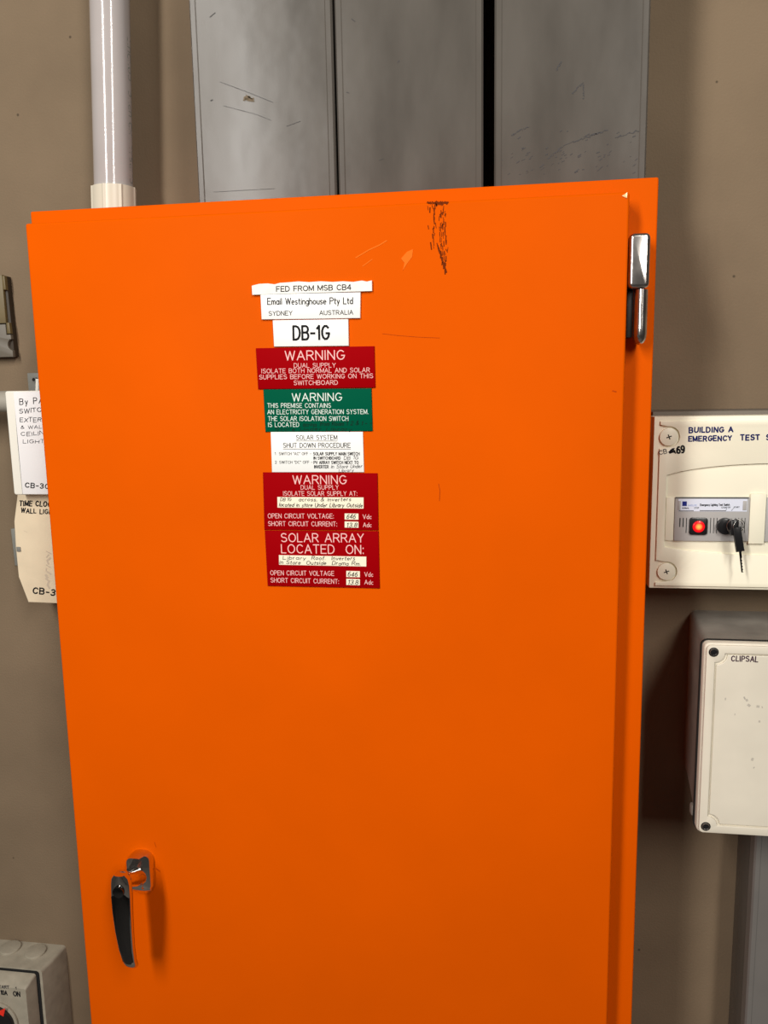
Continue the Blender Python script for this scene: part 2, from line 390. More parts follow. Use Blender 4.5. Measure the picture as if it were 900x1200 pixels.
# torn tape strip
T = [(295.6, 345.4), (435.8, 340.9), (435.6, 328.6), (430, 330), (424, 328.8), (414, 330.4), (402, 329.6), (390, 330.4), (376, 329.6), (362, 330.6), (350, 329.8), (338, 330.8), (328, 331.5), (322, 333.2), (314, 332.2), (304, 332.6), (298, 334), (295, 335)]
tp = quad_plate('label_strip', T, DY-.0026, .0026, M['tape'], cab, 'torn white tape strip reading FED FROM MSB CB4', 0)
lettering('lettering', tp, M['ink'], DY-.0028, [('FED FROM MSB CB4', 324, 341.6, 411.2, 339.3, 5.8, {'gap': .2})], w=.16)
ps, Y = plate([(321, 406.3), (408.6, 405.4), (408, 374), (319.4, 375.4)], M['white'], 'white plate reading DB-1G in large black letters', .002)
lettering('lettering', ps, M['ink'], Y, [('DB-1G', 344, 398, 385.6, 397.4, 15.6, {'gap': .24})], w=.165)
ps, Y = plate([(302.4, 456.2), (439.8, 454.3), (438.6, 405.6), (299.6, 408)], M['red'], 'red warning plate about dual supply')
lettering('lettering', ps, M['pinkprint'], Y, [('WARNING', 334.4, 422, 403.6, 421, 10.4, {'w': .12}), ('DUAL SUPPLY', 344.6, 430.7, 393.2, 430.4, 4.9), ('ISOLATE BOTH NORMAL AND SOLAR', 306.6, 437.3, 433.2, 436, 4.9), ('SUPPLIES BEFORE WORKING ON THIS', 304, 444.4, 437, 442.8, 4.9), ('SWITCHBOARD', 344.4, 451.1, 395.6, 450.6, 4.9)], w=.125)
ps, Y = plate([(311, 506.2), (436.6, 505.2), (435.2, 455), (308.4, 456.4)], M['green'], 'green warning plate about electricity generation system')
lettering('lettering', ps, M['whiteprint'], Y, [('WARNING', 342.6, 470, 400.4, 469.5, 8.8, {'w': .12}), ('THIS PREMISE CONTAINS', 313.6, 477.7, 387.6, 477.7, 5), ('AN ELECTRICITY GENERATION SYSTEM.', 313.6, 485.3, 431.4, 485, 5), ('THE SOLAR ISOLATION SWITCH', 314.4, 493.1, 408, 493, 5), ('IS LOCATED', 314.4, 500.2, 350.4, 500, 5)], w=.12)
lettering('handwriting', ps, M['greenink'], Y, [('across from Room 1 2 & 1 - -', 355, 499.6, 435, 498, 4.4), ('Store Under Library', 322, 504.6, 412, 504.6, 3.6)], w=.2, jit=.12, slant=.2)
ps, Y = plate([(318.6, 553.6), (426.6, 553.6), (425.2, 506), (317, 506.2)], M['white'], 'white plate with the solar shut down procedure')
lettering('lettering', ps, M['ink'], Y, [('SOLAR SYSTEM', 347.2, 515.2, 395, 515.2, 5.2), ('SHUT DOWN PROCEDURE', 332, 524.4, 410.6, 524.4, 5.2),
  ('1', 322, 533.2, 323, 533.2, 3.1, {'w': .14}), ('SWITCH "AC" OFF -', 327, 533.2, 364.5, 533.2, 3.1, {'w': .14}), ('SOLAR SUPPLY MAIN SWITCH', 367.2, 533.4, 421.2, 533.4, 3.3, {'w': .2}),
  ('IN SWITCHBOARD', 367.6, 538.4, 399, 538.4, 3.2, {'w': .2}), ('2', 322.4, 543.2, 324.2, 543.2, 3.1, {'w': .14}), ('SWITCH "DC" OFF -', 327.5, 543.2, 366, 543.2, 3.1, {'w': .14}),
  ('PV ARRAY SWITCH NEXT TO', 367.8, 543.6, 420, 543.6, 3.3, {'w': .2}), ('INVERTER', 368.4, 548.7, 385, 548.7, 3.3, {'w': .2})], w=.135)
marks('rule_line', [([(346.8, 516.8), (395.2, 516.8)], .55), ([(331.8, 526.2), (410.8, 526.2)], .55)], M['ink'], ps, Y)
lettering('handwriting', ps, M['ink'], Y, [('DB 1G', 403, 538.6, 419.5, 538.2, 4), ('in Store Under', 388, 548.6, 424, 548.2, 4), ('Library', 397, 553, 414, 552.4, 3.4)], w=.13, jit=.1, slant=.25)
def blank(parent, corners, Y): return quad_plate('writing_strip', corners, Y, .0003, M['paper'], parent, 'pale yellow blank filled in by hand', 0)
ps, Y = plate([(309.8, 621), (443.4, 621.6), (442.3, 554.7), (308, 553.6)], M['red'], 'red warning plate on isolating the solar supply')
lettering('lettering', ps, M['pinkprint'], Y, [('WARNING', 343.5, 567, 405.8, 567, 9.6, {'w': .12}), ('DUAL SUPPLY', 352.7, 573.6, 396.7, 573.6, 4.8), ('ISOLATE SOLAR SUPPLY AT:', 332, 580.7, 418.5, 580.8, 4.9),
  ('OPEN CIRCUIT VOLTAGE:', 314.2, 607.1, 391, 607.4, 5.1), ('Vdc', 425.4, 608, 435.4, 608, 5), ('SHORT CIRCUIT CURRENT:', 314.5, 616.1, 394.8, 616.7, 5.1), ('Adc', 425.6, 617.5, 435.4, 617.7, 5)], w=.12)
for c in ([(325.2, 594.8), (426, 596), (426, 583), (325, 582.4)], [(403.9, 608.8), (420, 609), (420, 601.9), (403.9, 601.7)], [(403.9, 618.2), (420, 618.5), (420, 611.4), (403.9, 611.1)]): blank(ps, c, Y-.0002)
lettering('handwriting', ps, M['ink'], Y-.0004, [('DB 1G', 328.5, 587.2, 341, 587.2, 3.7), ('across, & inverters', 350, 587.2, 411, 587.2, 4.1), ('located in store Under Library Outside', 326.8, 593.6, 424.5, 594.4, 4.4), ('646', 406, 607.8, 416, 607.8, 5), ('13.8', 406, 617.6, 418, 617.6, 5)], w=.135, jit=.08, slant=.25)
ps, Y = plate([(313.6, 686.8), (444.9, 689.6), (443.5, 622.7), (310.2, 621.9)], M['red'], 'red plate on where the solar array is located')
lettering('lettering', ps, M['pinkprint'], Y, [('SOLAR ARRAY', 329.7, 634.8, 426, 635.4, 9.6, {'w': .115}), ('LOCATED  ON:', 330, 647.9, 426, 649, 9.8, {'w': .115}),
  ('OPEN CIRCUIT VOLTAGE', 317, 673.8, 391.4, 674.6, 5.1), ('Vdc', 427.3, 675.5, 437.3, 675.7, 5), ('SHORT CIRCUIT CURRENT:', 317.4, 682.3, 397, 684, 5.1), ('Adc', 427.3, 684.6, 437.3, 685, 5)], w=.12)
for c in ([(327, 661.8), (429.2, 663.9), (429.2, 652.4), (326.8, 650.5)], [(405.8, 676.2), (421.7, 676.6), (421.7, 669.4), (405.8, 669)], [(405.8, 685.4), (421.7, 685.9), (421.7, 678.7), (405.8, 678.2)]): blank(ps, c, Y-.0002)
lettering('handwriting', ps, M['ink'], Y-.0004, [('Library', 331.5, 655.6, 358, 655.9, 3.8), ('Roof.  Inverters', 365, 655.9, 415.6, 656.4, 4.2), ('in Store  Outside  Drama Rm.', 327.4, 660.8, 422.2, 662.6, 4.2), ('646', 407.5, 675.4, 418.5, 675.6, 5), ('13.8', 407.5, 684.6, 419.5, 684.9, 5)], w=.135, jit=.08, slant=.25)

# ---- lever handle (chrome)
hb = at(162, 1023, DY-.012); bx, bz = hb.x, hb.z
def sect(cx, y, cz, w, h, r): return [(x, y, z) for x, z in rrect(cx, cz, w, h, r)]
hx, hz = at(163, 1024, DY-.006).x, at(163, 1024, DY-.006).z
handle = bmo('handle', loft([sect(hx+.0015, DY, hz, .0225, .0425, .0085), sect(hx+.0014, DY-.0035, hz, .0225, .0425, .0085), sect(hx+.0002, DY-.0075, hz+.0015, .0195, .037, .006), sect(hx-.0012, DY-.0115, hz+.0035, .0155, .0305, .0045)]), M['chrome'], cab, 'chrome lever handle with key barrel', 40)
GY = DY-.046
g0 = at(138.6, 1032, GY); g1 = at(151, 1138, GY+.008)
# neck from the base to the lever head
rings = []
for t in (0, .35, .7, 1):
    c = Vector((hx-.001, DY-.009, hz-.001)).lerp(Vector((g0.x+.001, GY+.007, g0.z-.003)), t)
    rings.append([(c.x+.0098*(1-.22*t)*math.cos(a*math.pi/8), c.y, c.z+(.0105-.003*t)*math.sin(a*math.pi/8)) for a in range(16)])
bmo('neck', loft(rings), M['chrome'], handle)
rings = []; prof = [(-.04, .55, .0), (0, .9, 0), (.06, 1, 0), (.18, 1.04, -.0005), (.35, 1.0, -.001), (.55, .92, -.001), (.75, .80, .0), (.9, .70, .002), (.97, .66, .0045), (1.0, .58, .006)]
grip_w = .0180
for t, s, dy in prof:
    cx = g0.x+(g1.x-g0.x)*(t**1.35 if t > 0 else 0); cz = g0.z+(g1.z-g0.z)*t
    w = grip_w*s; d = .0105*(1-.35*max(t, 0))
    y = GY+dy+.006*max(t, 0)**2
    rings.append([(cx+w/2*math.copysign(abs(math.cos(a))**.6, math.cos(a)), y+d*.5+d/2*math.copysign(abs(math.sin(a))**.6, math.sin(a)), cz) for a in [k*math.pi/10+.001 for k in range(20)]])
bmo('grip', loft(rings), M['chrome'], handle)
rings = []
for t, s, dy in [(.10, .60, 0)]+[p for p in prof if .15 < p[0] < .92]+[(.93, .5, .003)]:
    cx = g0.x+(g1.x-g0.x)*t**1.35; cz = g0.z+(g1.z-g0.z)*t; w = grip_w*s*.93; y = GY+dy+.006*t**2-.0008
    rings.append([(cx+w/2*math.cos(a), y+.0025+.0022*math.sin(a), cz) for a in [k*math.pi/6 for k in range(12)]])
bmo('grip_reflection', loft(rings), M['darkchrome'], handle, 'lever face coloured dark as a painted reflection')  # dark layer stands in for the dark room mirrored in the chrome
kx, kz = at(138.5, 1046, GY-.0015).x, at(138.5, 1046, GY-.0015).z
lb = cyl('lock_barrel', (kx, GY-.0022, kz), (kx, GY+.004, kz), .0052, M['darkchrome'], handle, bev=.0006)
# ---- hinge
hx0, hx1 = .0955, .1112; hz0 = at(748, 338, -.185).z; hz1 = at(748, 273, -.185).z; hz2 = at(748, 404, -.18).z
bmo('hinge', prism(rrect((hx0+hx1)/2, (hz0+hz1)/2, hx1-hx0, hz1-hz0, .0038), -.187, FY, .0028, seg=3), M['wornchrome'], cab, 'worn chrome upper hinge knuckle')
rings = []
cxh = .1063
for z, s in ((hz0-.0006, 1), (hz0-.03, 1), (hz2+.008, 1), (hz2+.004, .88), (hz2+.0015, .62), (hz2, .2)):
    rings.append([(cxh+.0052*s*math.cos(a*math.pi/10), -.1785+.0070*s*math.sin(a*math.pi/10), z) for a in range(20)])
bmo('hinge_knuckle', loft(rings), M['wornchrome'], cab)
box('hinge_leaf', .0965, .1010, -.176, FY, hz2+.006, hz0-.0006, M['rubber'], cab, .0004)
bmo('hinge_pin', acyl(bmesh.new(), (cxh-.0012, -.1848, hz2+.0065), (cxh-.0012, -.181, hz2+.0065), .0016, n=12), M['rubber'], cab)

# ================================================================ DUCTS ABOVE
DF = -.12
def duct(x0, x1, z0, z1, yf, label, mt=None, group=None):
    t = thing('cable_duct', label, 'duct', ((x0+x1)/2, yf/2, z0), group)
    box('body', x0+.001, x1-.001, yf+.004, -.001, z0, z1, M['ductin'] if yf == DF else M['duct'], t, .0008)
    bm = bmesh.new()
    pr = [(x0, yf+.014), (x0, yf+.002), (x0+.0015, yf), (x0+.0055, yf), (x0+.0065, yf+.0006), (x1-.0065, yf+.0006), (x1-.0055, yf), (x1-.0015, yf), (x1, yf+.002), (x1, yf+.014)]
    lid = bmesh.new(); a = [lid.verts.new((x, y, z0)) for x, y in pr]; b = [lid.verts.new((x, y, z1)) for x, y in pr]
    for i in range(len(pr)-1): lid.faces.new((a[i], a[i+1], b[i+1], b[i]))
    lid.faces.new(a); lid.faces.new(b)
    bmo('lid', lid, mt or M['duct'], t, None, 25)
    return t
GRP = 'wide grey cable ducts above the cabinet'
d1 = duct(-.2712, -.1445, BT, BT+.95, DF, 'leftmost of three wide grey ducts above cabinet, with brown stain', group=GRP)
d2 = duct(-.1425, -.0170, BT, BT+.95, DF, 'middle of three wide grey ducts rising from the orange cabinet', group=GRP)
d3 = duct(-.0076, .1170, BT, BT+.95, DF, 'rightmost of three grey ducts above cabinet, with dark scrapes', group=GRP)
rnd = random.Random(11)
def lidof(t): return [c for c in t.children if c.name.startswith('lid')][0]
MY = DF+.0004
st = []
for k in range(70):
    x = rnd.uniform(583, 745); y = rnd.gauss(188, 16)
    if y > 206: y = 205-rnd.random()*8
    a = rnd.uniform(.2, .9); L = rnd.uniform(1, 3.5)
    st.append(([(x, y), (x+L, y-L*a)], rnd.uniform(.3, 1.0)))
for (x0, y0, x1, y1) in ((642, 186, 662, 170), (662, 170, 706, 154), (600, 158, 620, 148), (684, 160, 712, 153), (670, 110, 684, 96), (720, 162, 752, 152), (652, 82, 658, 72), (684, 116, 684, 98)):
    n = 9
    for i in range(n):
        t = i/n; st.append(([(x0+(x1-x0)*t+rnd.uniform(-1, 1), y0+(y1-y0)*t+rnd.uniform(-1, 1)), (x0+(x1-x0)*(t+.12), y0+(y1-y0)*(t+.12)+rnd.uniform(-1.5, 1.5))], rnd.uniform(.3, 1.3)))
marks('scrape', st, M['ductmark'], lidof(d3), MY, 'dark scrapes')
marks('scrape', [([(258, 96), (290, 108), (320, 120)], .5), ([(262, 124), (300, 134), (318, 141)], .4), ([(336, 148), (352, 142)], .5), ([(250, 225), (322, 221)], .4), ([(246, 20), (252, 15)], .9), ([(247, 118), (249, 117)], 1.2)], M['ductmark'], lidof(d1), MY)
st = [([(285+rnd.uniform(0, 11), 112+rnd.uniform(0, 6)), (286+rnd.uniform(0, 12), 113+rnd.uniform(0, 6))], rnd.uniform(1.5, 3)) for k in range(11)]
marks('stain', st, M['ductstain'], lidof(d1), MY-.0001, 'small brown glue stain')
marks('scrape', [([(412, 22), (416, 25)], .7), ([(466, 73), (468, 71)], .9), ([(406, 108), (409, 109)], .7), ([(444, 188), (449, 186)], .5)], M['ductmark'], lidof(d2), MY)

# ================================================================ CONDUIT LEFT
P0 = at(133.5, 232, -.048); P1 = at(128.5, 0, -.048); dirc = (P1-P0).normalized()
base = P0 - dirc*((P0.z-BT)/dirc.z)
con = thing('conduit_pipe', 'vertical light grey plastic conduit rising from cabinet top at left', 'pipe', base)
top = base+dirc*.9
cyl('pipe', base+dirc*.002, top, .0188, M['conduit'], con, n=48)
bm = bmesh.new()
prof = []
for i in range(96):
    a = i*2*math.pi/96; r = .0217+(.0009 if (i % 12) in (0,) else 0)
    prof.append((r*math.cos(a), r*math.sin(a)))
acol = dirc*(at(133, 221, -.048).z-BT)
bmo('collar', loft([[base+Vector((x, y, 0)) for x, y in prof], [base+acol+Vector((x, y, 0)) for x, y in prof]]), M['collar'], con, 'cream ribbed collar', 30)
# faint green print running along the pipe
bm = bmesh.new(); s0 = 0.045
def onpipe(s, ang, r=.01895): return base+dirc*s+Vector((r*math.sin(ang), -r*math.cos(ang), 0))
s = s0+.004
for ch in 'CLIPSAL  HD UPVC  CONDUIT':
    w, sts = GL[ch]
    for stt in sts:
        for a, b in zip(stt, stt[1:]):
            H_ = .0058; k = .0068
            A = onpipe(s+a[0]*k, 1.75-a[1]*H_/.0178); B = onpipe(s+b[0]*k, 1.75-b[1]*H_/.0178)
            n_ = Vector((math.sin(1.6), -math.cos(1.6), 0)); sd = n_.cross(B-A)
            if sd.length < 1e-9: continue
            sd = sd.normalized()*.00028
            bm.faces.new([bm.verts.new(p) for p in (A-sd, B-sd, B+sd, A+sd)])
    s += (w+.3)*.0068
me = bpy.data.meshes.new('lettering'); bm.to_mesh(me); bm.free(); link('lettering', me, mat('faded_green_print', (.10, .15, .12), .6, spec=.1), con)

# ================================================================ BEIGE ENCLOSURE (right)
EX0, EX1, ET, EB, EY = .1385, .348, ZC-.0285, ZC-.1905, -.075
enc = thing('distribution_enclosure', 'cream plastic enclosure with red lamp and handwritten emergency test note', 'enclosure', ((EX0+EX1)/2, -.03, EB))
box('base', EX0+.0022, EX1-.0022, -.050, 0, EB+.002, ET+.0040, mat('dusty_enclosure_base', (.15, .13, .105), .7), enc, .002)
def X(px, py=600, Y=EY): return at(px, py, Y).x
def Z(py, px=800, Y=EY): return at(px, py, Y).z
box('cover_flange', EX0, EX1, EY+.0023, -.048, EB, ET, M['cream'], enc, .0012)
# raised front panel with notches round the screws and an arched window
sx = X(784, 512); sz1 = Z(512, 784); sz2 = Z(670, 781); sx2 = X(781, 670); sr = .0086
xl = X(770.5, 600); xr = EX1-.0045; zt = Z(494, 771); zb = Z(686.5, 771)
cxm = (EX0+EX1)/2
outer = []
def notch_left():
    pts = []
    pts += [(xl, zb)]
    # lower notch, going up the left side
    pts += [(xl, sz2-sr*1.25)]
    pts += [(sx2-.001, sz2-sr*1.12)] + circ(sx2, sz2, sr*1.12, 12, -70, 100, True)
    pts += [(xl, sz2+sr*1.28)]
    pts += [(xl, sz1-sr*1.28)]
    pts += [(sx-.0005, sz1-sr*1.12)] + circ(sx, sz1, sr*1.12, 12, -70, 100, True)
    pts += [(xl, sz1+sr*1.28), (xl, zt)]
    return pts
Lp = notch_left(); Rp = [(2*cxm-x, z) for x, z in reversed(Lp)]
wx0 = X(780, 600); wx1 = 2*cxm-wx0; wzt = Z(557, 781); wzb = Z(641, 781)
arcT = [(wx1+(wx0-wx1)*i/16, wzt+.0105*(1-(2*i/16-1)**2)**.8) for i in range(17)]
arcB = [(wx0+(wx1-wx0)*i/16, wzb-.0070*(1-(2*i/16-1)**2)**.8) for i in range(17)]
hole = arcT+arcB
bmo('front_panel', prism(Lp+Rp, EY, EY+.0026, .0005, holes=(hole,)), M['cream'], enc, None, 30)
for (x, z) in ((sx, sz1), (sx2, sz2), (2*cxm-sx, sz1), (2*cxm-sx2, sz2)):
    s_ = cyl('screw_cap', (x, EY-.0002, z), (x, EY+.0045, z), sr*.96, M['cream'], enc, n=32, bev=.0005)
    bm = bmesh.new(); a0 = .35
    for k in range(2):
        a = a0+k*math.pi/2; d = Vector((math.cos(a), 0, math.sin(a)))*.0021; c_ = Vector((x, EY-.0004, z))
        ribbon(bm, [c_-d, c_+d], .0009, n=4)
    me = bpy.data.meshes.new('cross_slot'); bm.to_mesh(me); bm.free(); link('cross_slot', me, M['slot'], s_)
# sill strips in the window: blank fillers, modules
mz1 = Z(583, 830, -.0745); mz0 = Z(634, 830, -.0745)
mx0 = X(790.5, 600, -.0745); mx1 = X(878, 600, -.0745)
px0 = X(879, 600, -.076); px1 = X(897.5, 600, -.076)
box('blank_filler', wx0+.0004, mx0-.0003, EY+.0006, EY+.0026, mz0, mz1, M['cream'], enc, .0003)
box('pillar', px0, px1, EY-.0008, EY+.0026, mz0-.002, mz1+.0035, M['cream'], enc, .0004)
md = box('test_switch', mx0, mx1, EY-.0004, EY+.0026, mz0, mz1, M['greyplastic'], enc, .0005, 'grey emergency lighting test switch module')
nx = px1+.0004
box('test_switch', nx, nx+.063, EY-.0004, EY+.0026, mz0, mz1, M['greyplastic'], enc, .0005, 'grey module cut by the photo edge')
MYf = EY-.0004
def mbox(name, x0, y0, x1, y1, Yf, th, mt, parent, bev=.0001, label=None):
    a = at(x0, y1, Yf); b = at(x1, y0, Yf)
    return box(name, a.x, b.x, Yf, Yf+th, a.z, b.z, mt, parent, bev, label)
mbox('label_strip', 794.5, 584.8, 876, 599.2, MYf-.0003, .0003, M['striplabel'], md, 0, 'pale label strip under clear cover')
mbox('label_edge', 791.8, 582.6, 877.6, 584, MYf-.0005, .0005, M['ductin'], md, 0)
mbox('label_edge', 795.5, 598.2, 813, 598.9, MYf-.0005, .0005, M['ductin'], md, 0)
mbox('label_edge', 820, 598.1, 851, 598.8, MYf-.0005, .0005, M['ductin'], md, 0)
for a, b in ((794.8, 798), (870.4, 875.4)): mbox('label_clip', a, 587, b, 598, MYf-.0007, .0007, M['greyplastic'], md)
mbox('logo', 799.5, 587.6, 805, 593, MYf-.0004, .0002, M['logo'], md, 0)
lettering('lettering', md, M['logopale'], MYf-.0004, [('SAFELITE', 806, 593.2, 816.5, 593.2, 1.8)], w=.16)
lettering('lettering', md, M['ink'], MYf-.00042, [('Emergency Lighting Test Switch', 820.5, 592.8, 855, 592.6, 2.4, {'w': .2, 'gap': .16}), ('NORMAL', 799.5, 596.2, 807.5, 596.2, 1.5), ('STOP', 813.5, 596, 819, 596, 1.6), ('STAND BY', 845.5, 595.6, 856, 595.4, 1.6), ('START', 860, 595.2, 866.5, 595.1, 1.6)], w=.18)
marks('pointer_line', [([(851.5, 596.2), (850.6, 598.6)], .4), ([(859.8, 595.4), (857, 598.6)], .5)], M['ink'], md, MYf-.0004)
for x, y1 in ((796.8, 617.5), (800.6, 617.5), (804.3, 624.6), (832.6, 624.8), (836.4, 625), (840, 625), (861.5, 606.8+18), (865.2, 625), (869, 625), (872.8, 624.6)):
    mbox('vent_slot', x-.75, 607, x+.75, y1, MYf-.0002, .0002, M['slot'], md, 0)
p = at(818, 616.5, MYf)
bmo('lamp_bezel', prism(rrect(p.x, p.z, .0160, .0160, .0022), MYf-.0022, MYf+.0002, .0006), M['black'], md)
ld = cyl('indicator_lamp', (p.x, MYf-.0034, p.z-.0001), (p.x, MYf-.002, p.z-.0001), .0054, M['led'], md, bev=.0008, label='lit red lamp')
LP = p.copy()
p = at(850.5, 617, MYf-.004)
kb = cyl('key_barrel', (p.x, MYf-.005, p.z), (p.x, MYf+.0005, p.z), .0077, M['black'], md, bev=.0008)
# the lamp's own light: hot core graded in the emitter
lm = M['led']; N = lm.node_tree.nodes; Lk = lm.node_tree.links; b_ = N['Principled BSDF']
tcn = N.new('ShaderNodeNewGeometry'); vm = N.new('ShaderNodeVectorMath'); vm.operation = 'DISTANCE'; vm.inputs[1].default_value = (LP.x, MYf-.0034, LP.z-.0001)
Lk.new(tcn.outputs['Position'], vm.inputs[0]); cr = N.new('ShaderNodeValToRGB'); mr = N.new('ShaderNodeMapRange'); mr.inputs['From Max'].default_value = .0055
Lk.new(vm.outputs['Value'], mr.inputs[0]); Lk.new(mr.outputs[0], cr.inputs[0])
e = cr.color_ramp.elements; e[0].position = .15; e[0].color = (1, .62, .12, 1); e[1].position = 1; e[1].color = (.75, .0, .008, 1)
x = e.new(.42); x.color = (1, .30, .05, 1); x = e.new(.62); x.color = (.95, .008, .012, 1)
Lk.new(cr.outputs[0], b_.inputs['Emission Color'])
lettering('handwriting', enc, M['blueink'], EY-.0002, [('BUILDING A', 807.7, 506.9, 858.8, 506.1, 5.6, {'gap': .3}), ('EMERGENCY', 807.1, 517.3, 857.2, 516, 5.4, {'gap': .3}), ('TEST', 868, 515.6, 889.9, 515, 5.8, {'gap': .3}), ('SWITCH', 898.2, 515.2, 928, 514, 5.8)], 'navy marker note', w=.27, jit=.06)
lettering('handwriting', enc, M['ink'], EY-.0002, [('69', 793.6, 531, 802.2, 530, 7.6, {'w': .26})], 'black marker circuit number', jit=.05)
lettering('handwriting', enc, M['greyink'], EY-.0002, [('CB', 772.9, 532.7, 781.6, 531, 4.8, {'w': .16})], jit=.05)
marks('crossed_out_mark', [([(784, 530), (788, 526), (791, 529), (785, 531), (790, 525.5), (786, 527.5), (792, 531)], 1.6)], M['ink'], enc, EY-.0002)

# ---- keys in the test switch
ky = MYf-.005; kp = at(862, 616.5, ky-.006)
keys = thing('key', 'black headed keys on a steel ring hanging in the test switch lock', 'key', (kp.x, ky, kp.z))
c0 = Vector((kp.x, ky, kp.z))
box('inserted_key', c0.x-.0052, c0.x+.0020, ky-.0105, ky, c0.z-.0085, c0.z+.0062, M['black'], keys, .0018)
def torus(name, c, nrm, R, r, mt, parent, n=40, k=8, xs=1):
    nrm = Vector(nrm).normalized(); u = nrm.orthogonal().normalized(); v = nrm.cross(u); rings = []
    for i in range(n):
        a = i*2*math.pi/n; d = u*math.cos(a)+v*math.sin(a)
        rings.append([c+d*R+(d*math.cos(b)+nrm*math.sin(b))*r for b in [j*2*math.pi/k for j in range(k)]])
    rings.append(rings[0]); return bmo(name, loft(rings, False), mt, parent, None, 60)
torus('key_ring', Vector((c0.x-.0008, ky-.0075, c0.z)), (.30, 1, .1), .0068, .00035, M['steel'], keys)
torus('key_ring', Vector((c0.x+.0024, ky-.0080, c0.z+.0002)), (-.45, 1, .1), .0060, .00035, M['steel'], keys)
H0 = at(863, 619, ky-.009); H1 = at(866.5, 645.5, ky-.007); H2 = at(868.6, 669.5, ky-.006)
dv = (H1-H0).normalized(); sdv = dv.cross(Vector((0, 1, 0))).normalized()
def slab(c, d, s, L0, L1, w0, w1, yf, yb, bev):
    pts = [c+d*L0-s*w0, c+d*L1-s*w1, c+d*L1+s*w1, c+d*L0+s*w0]
    return prism([(q.x, q.z) for q in pts], yf, yb, bev)
bmo('key_head', slab(H0, dv, sdv, -.001, (H1-H0).length, .0036, .0036, ky-.0115, ky-.0085, .0010), M['black'], keys)
d2v = (H2-H1).normalized(); s2 = d2v.cross(Vector((0, 1, 0))).normalized(); bm = bmesh.new(); Lb = (H2-H1).length
pts = []
for i in range(15):
    t = i/14; pts.append(H1+d2v*(Lb*t)+s2*(.0008-(.0008 if i % 2 and i > 3 else 0)))
pts += [H2-s2*.0010, H1-s2*.0012]
bmo('key_blade', prism([(q.x, q.z) for q in pts], ky-.0104, ky-.0095), M['darkchrome'], keys)

# ================================================================ JUNCTION BOX (right, lower)
JY = -.115; JX0, JX1 = .1815, .368; JT = ZC-.2303; JB = ZC-.4145
jb = thing('junction_box', 'deep grey junction box with off-white lid above lower right duct', 'junction box', ((JX0+JX1)/2, -.05, JB))
def jr(x0, x1, z0, z1, y, r=.006): return [(a, y, b) for a, b in rrect((x0+x1)/2, (z0+z1)/2, x1-x0, z1-z0, r)]
bmo('body', loft([jr(JX0+.012, JX1-.012, JB+.012, JT-.0008, 0), jr(JX0+.0095, JX1-.0095, JB+.010, JT-.001, -.03), jr(JX0+.002, JX1-.002, JB+.003, JT-.0015, -.098), jr(JX0+.0005, JX1-.0005, JB+.001, JT-.001, -.1015)]), M['jbody'], jb)
bmo('gasket', loft([jr(JX0-.0012, JX1+.0006, JB-.0002, JT+.0006, -.1012), jr(JX0-.0014, JX1+.0006, JB-.0004, JT+.0006, -.1045)]), M['rubber'], jb)
def jpx(px, py): q = at(px, py, JY); return (q.x, q.z)
lidr = rrect((JX0+JX1)/2, (JB+JT)/2, JX1-JX0, JT-JB, .005)
lid = bmo('lid', prism(lidr, JY+.0026, -.1045, .0018, seg=3), M['jlid'], jb)
# raised rim with ears round the screws, and flat centre panel
ri = .0090; rc = .0155
def earloop(off, r, jx0=JX0, jx1=JX1, jb_=JB, jt=JT):
    x0, x1, z0, z1 = jx0+off, jx1-off, jb_+off, jt-off; pts = []
    for cx, cz, a0 in ((x0, z1, 0), (x1, z1, -90), (x1, z0, -180), (x0, z0, -270)):
        pts += circ(cx, cz, r, 8, a0-90 if False else a0, a0-90, True) if False else [(cx+r*math.cos(math.radians(a)), cz+r*math.sin(math.radians(a))) for a in [a0-90+90*k/8 for k in range(9)]]
    return pts
ring_hole = earloop(ri, .0085)
bmo('lid_rim', prism(rrect((JX0+JX1)/2, (JB+JT)/2, JX1-JX0-.003, JT-JB-.003, .004), JY, JY+.0030, .0008, holes=(ring_hole,)), M['jlid'], lid, None, 30)
bmo('lid_panel', prism(earloop(ri+.0015, .0092), JY+.0006, JY+.0030, .0006), M['jlid'], lid, None, None)
for cx, cz in ((JX0+.0075, JT-.0078), (JX0+.0075, JB+.0078), (JX1-.0075, JT-.0078), (JX1-.0075, JB+.0078)):
    s_ = cyl('lid_screw', (cx, JY-.0004, cz), (cx, JY+.003, cz), .0045, M['black'], jb, n=20, bev=.0006)
    torus('screw_ring', Vector((cx, JY-.0005, cz)), (0, 1, 0), .0030, .0006, M['wornchrome'], s_, n=20, k=6)
lettering('lettering', lid, M['purpleink'], JY+.0004, [('CLIPSAL', 857, 774.4, 888, 775.6, 6, {'gap': .28})], w=.19, jit=.04)
rnd = random.Random(5)
st = [([(x, y), (x+rnd.uniform(-1.5, 1.5), y+rnd.uniform(-2, 2))], rnd.uniform(1, 3.4)) for x, y in ((875, 820), (877, 826), (889, 828), (893, 828), (890, 846), (850, 820), (882, 889), (884, 899), (861, 838))]
M['smudge2'] = mat('pale_grey_smudge', (.50, .465, .40), .5, spec=.04)
marks('smudge', st, M['smudge2'], lid, JY+.0005); marks('smudge', [([(872, 817), (873, 819)], 1.8)], M['smudge'], lid, JY+.0005)
box('mounting_lug', JX0-.0025, JX0+.006, -.1005, -.092, JB+.009, JB+.020, M['jbody'], jb, .002)
# duct below the junction box
d4 = duct(.2510, .3760, .05, JB+.001, -.06, 'grey duct running down from under the junction box', M['duct2'])

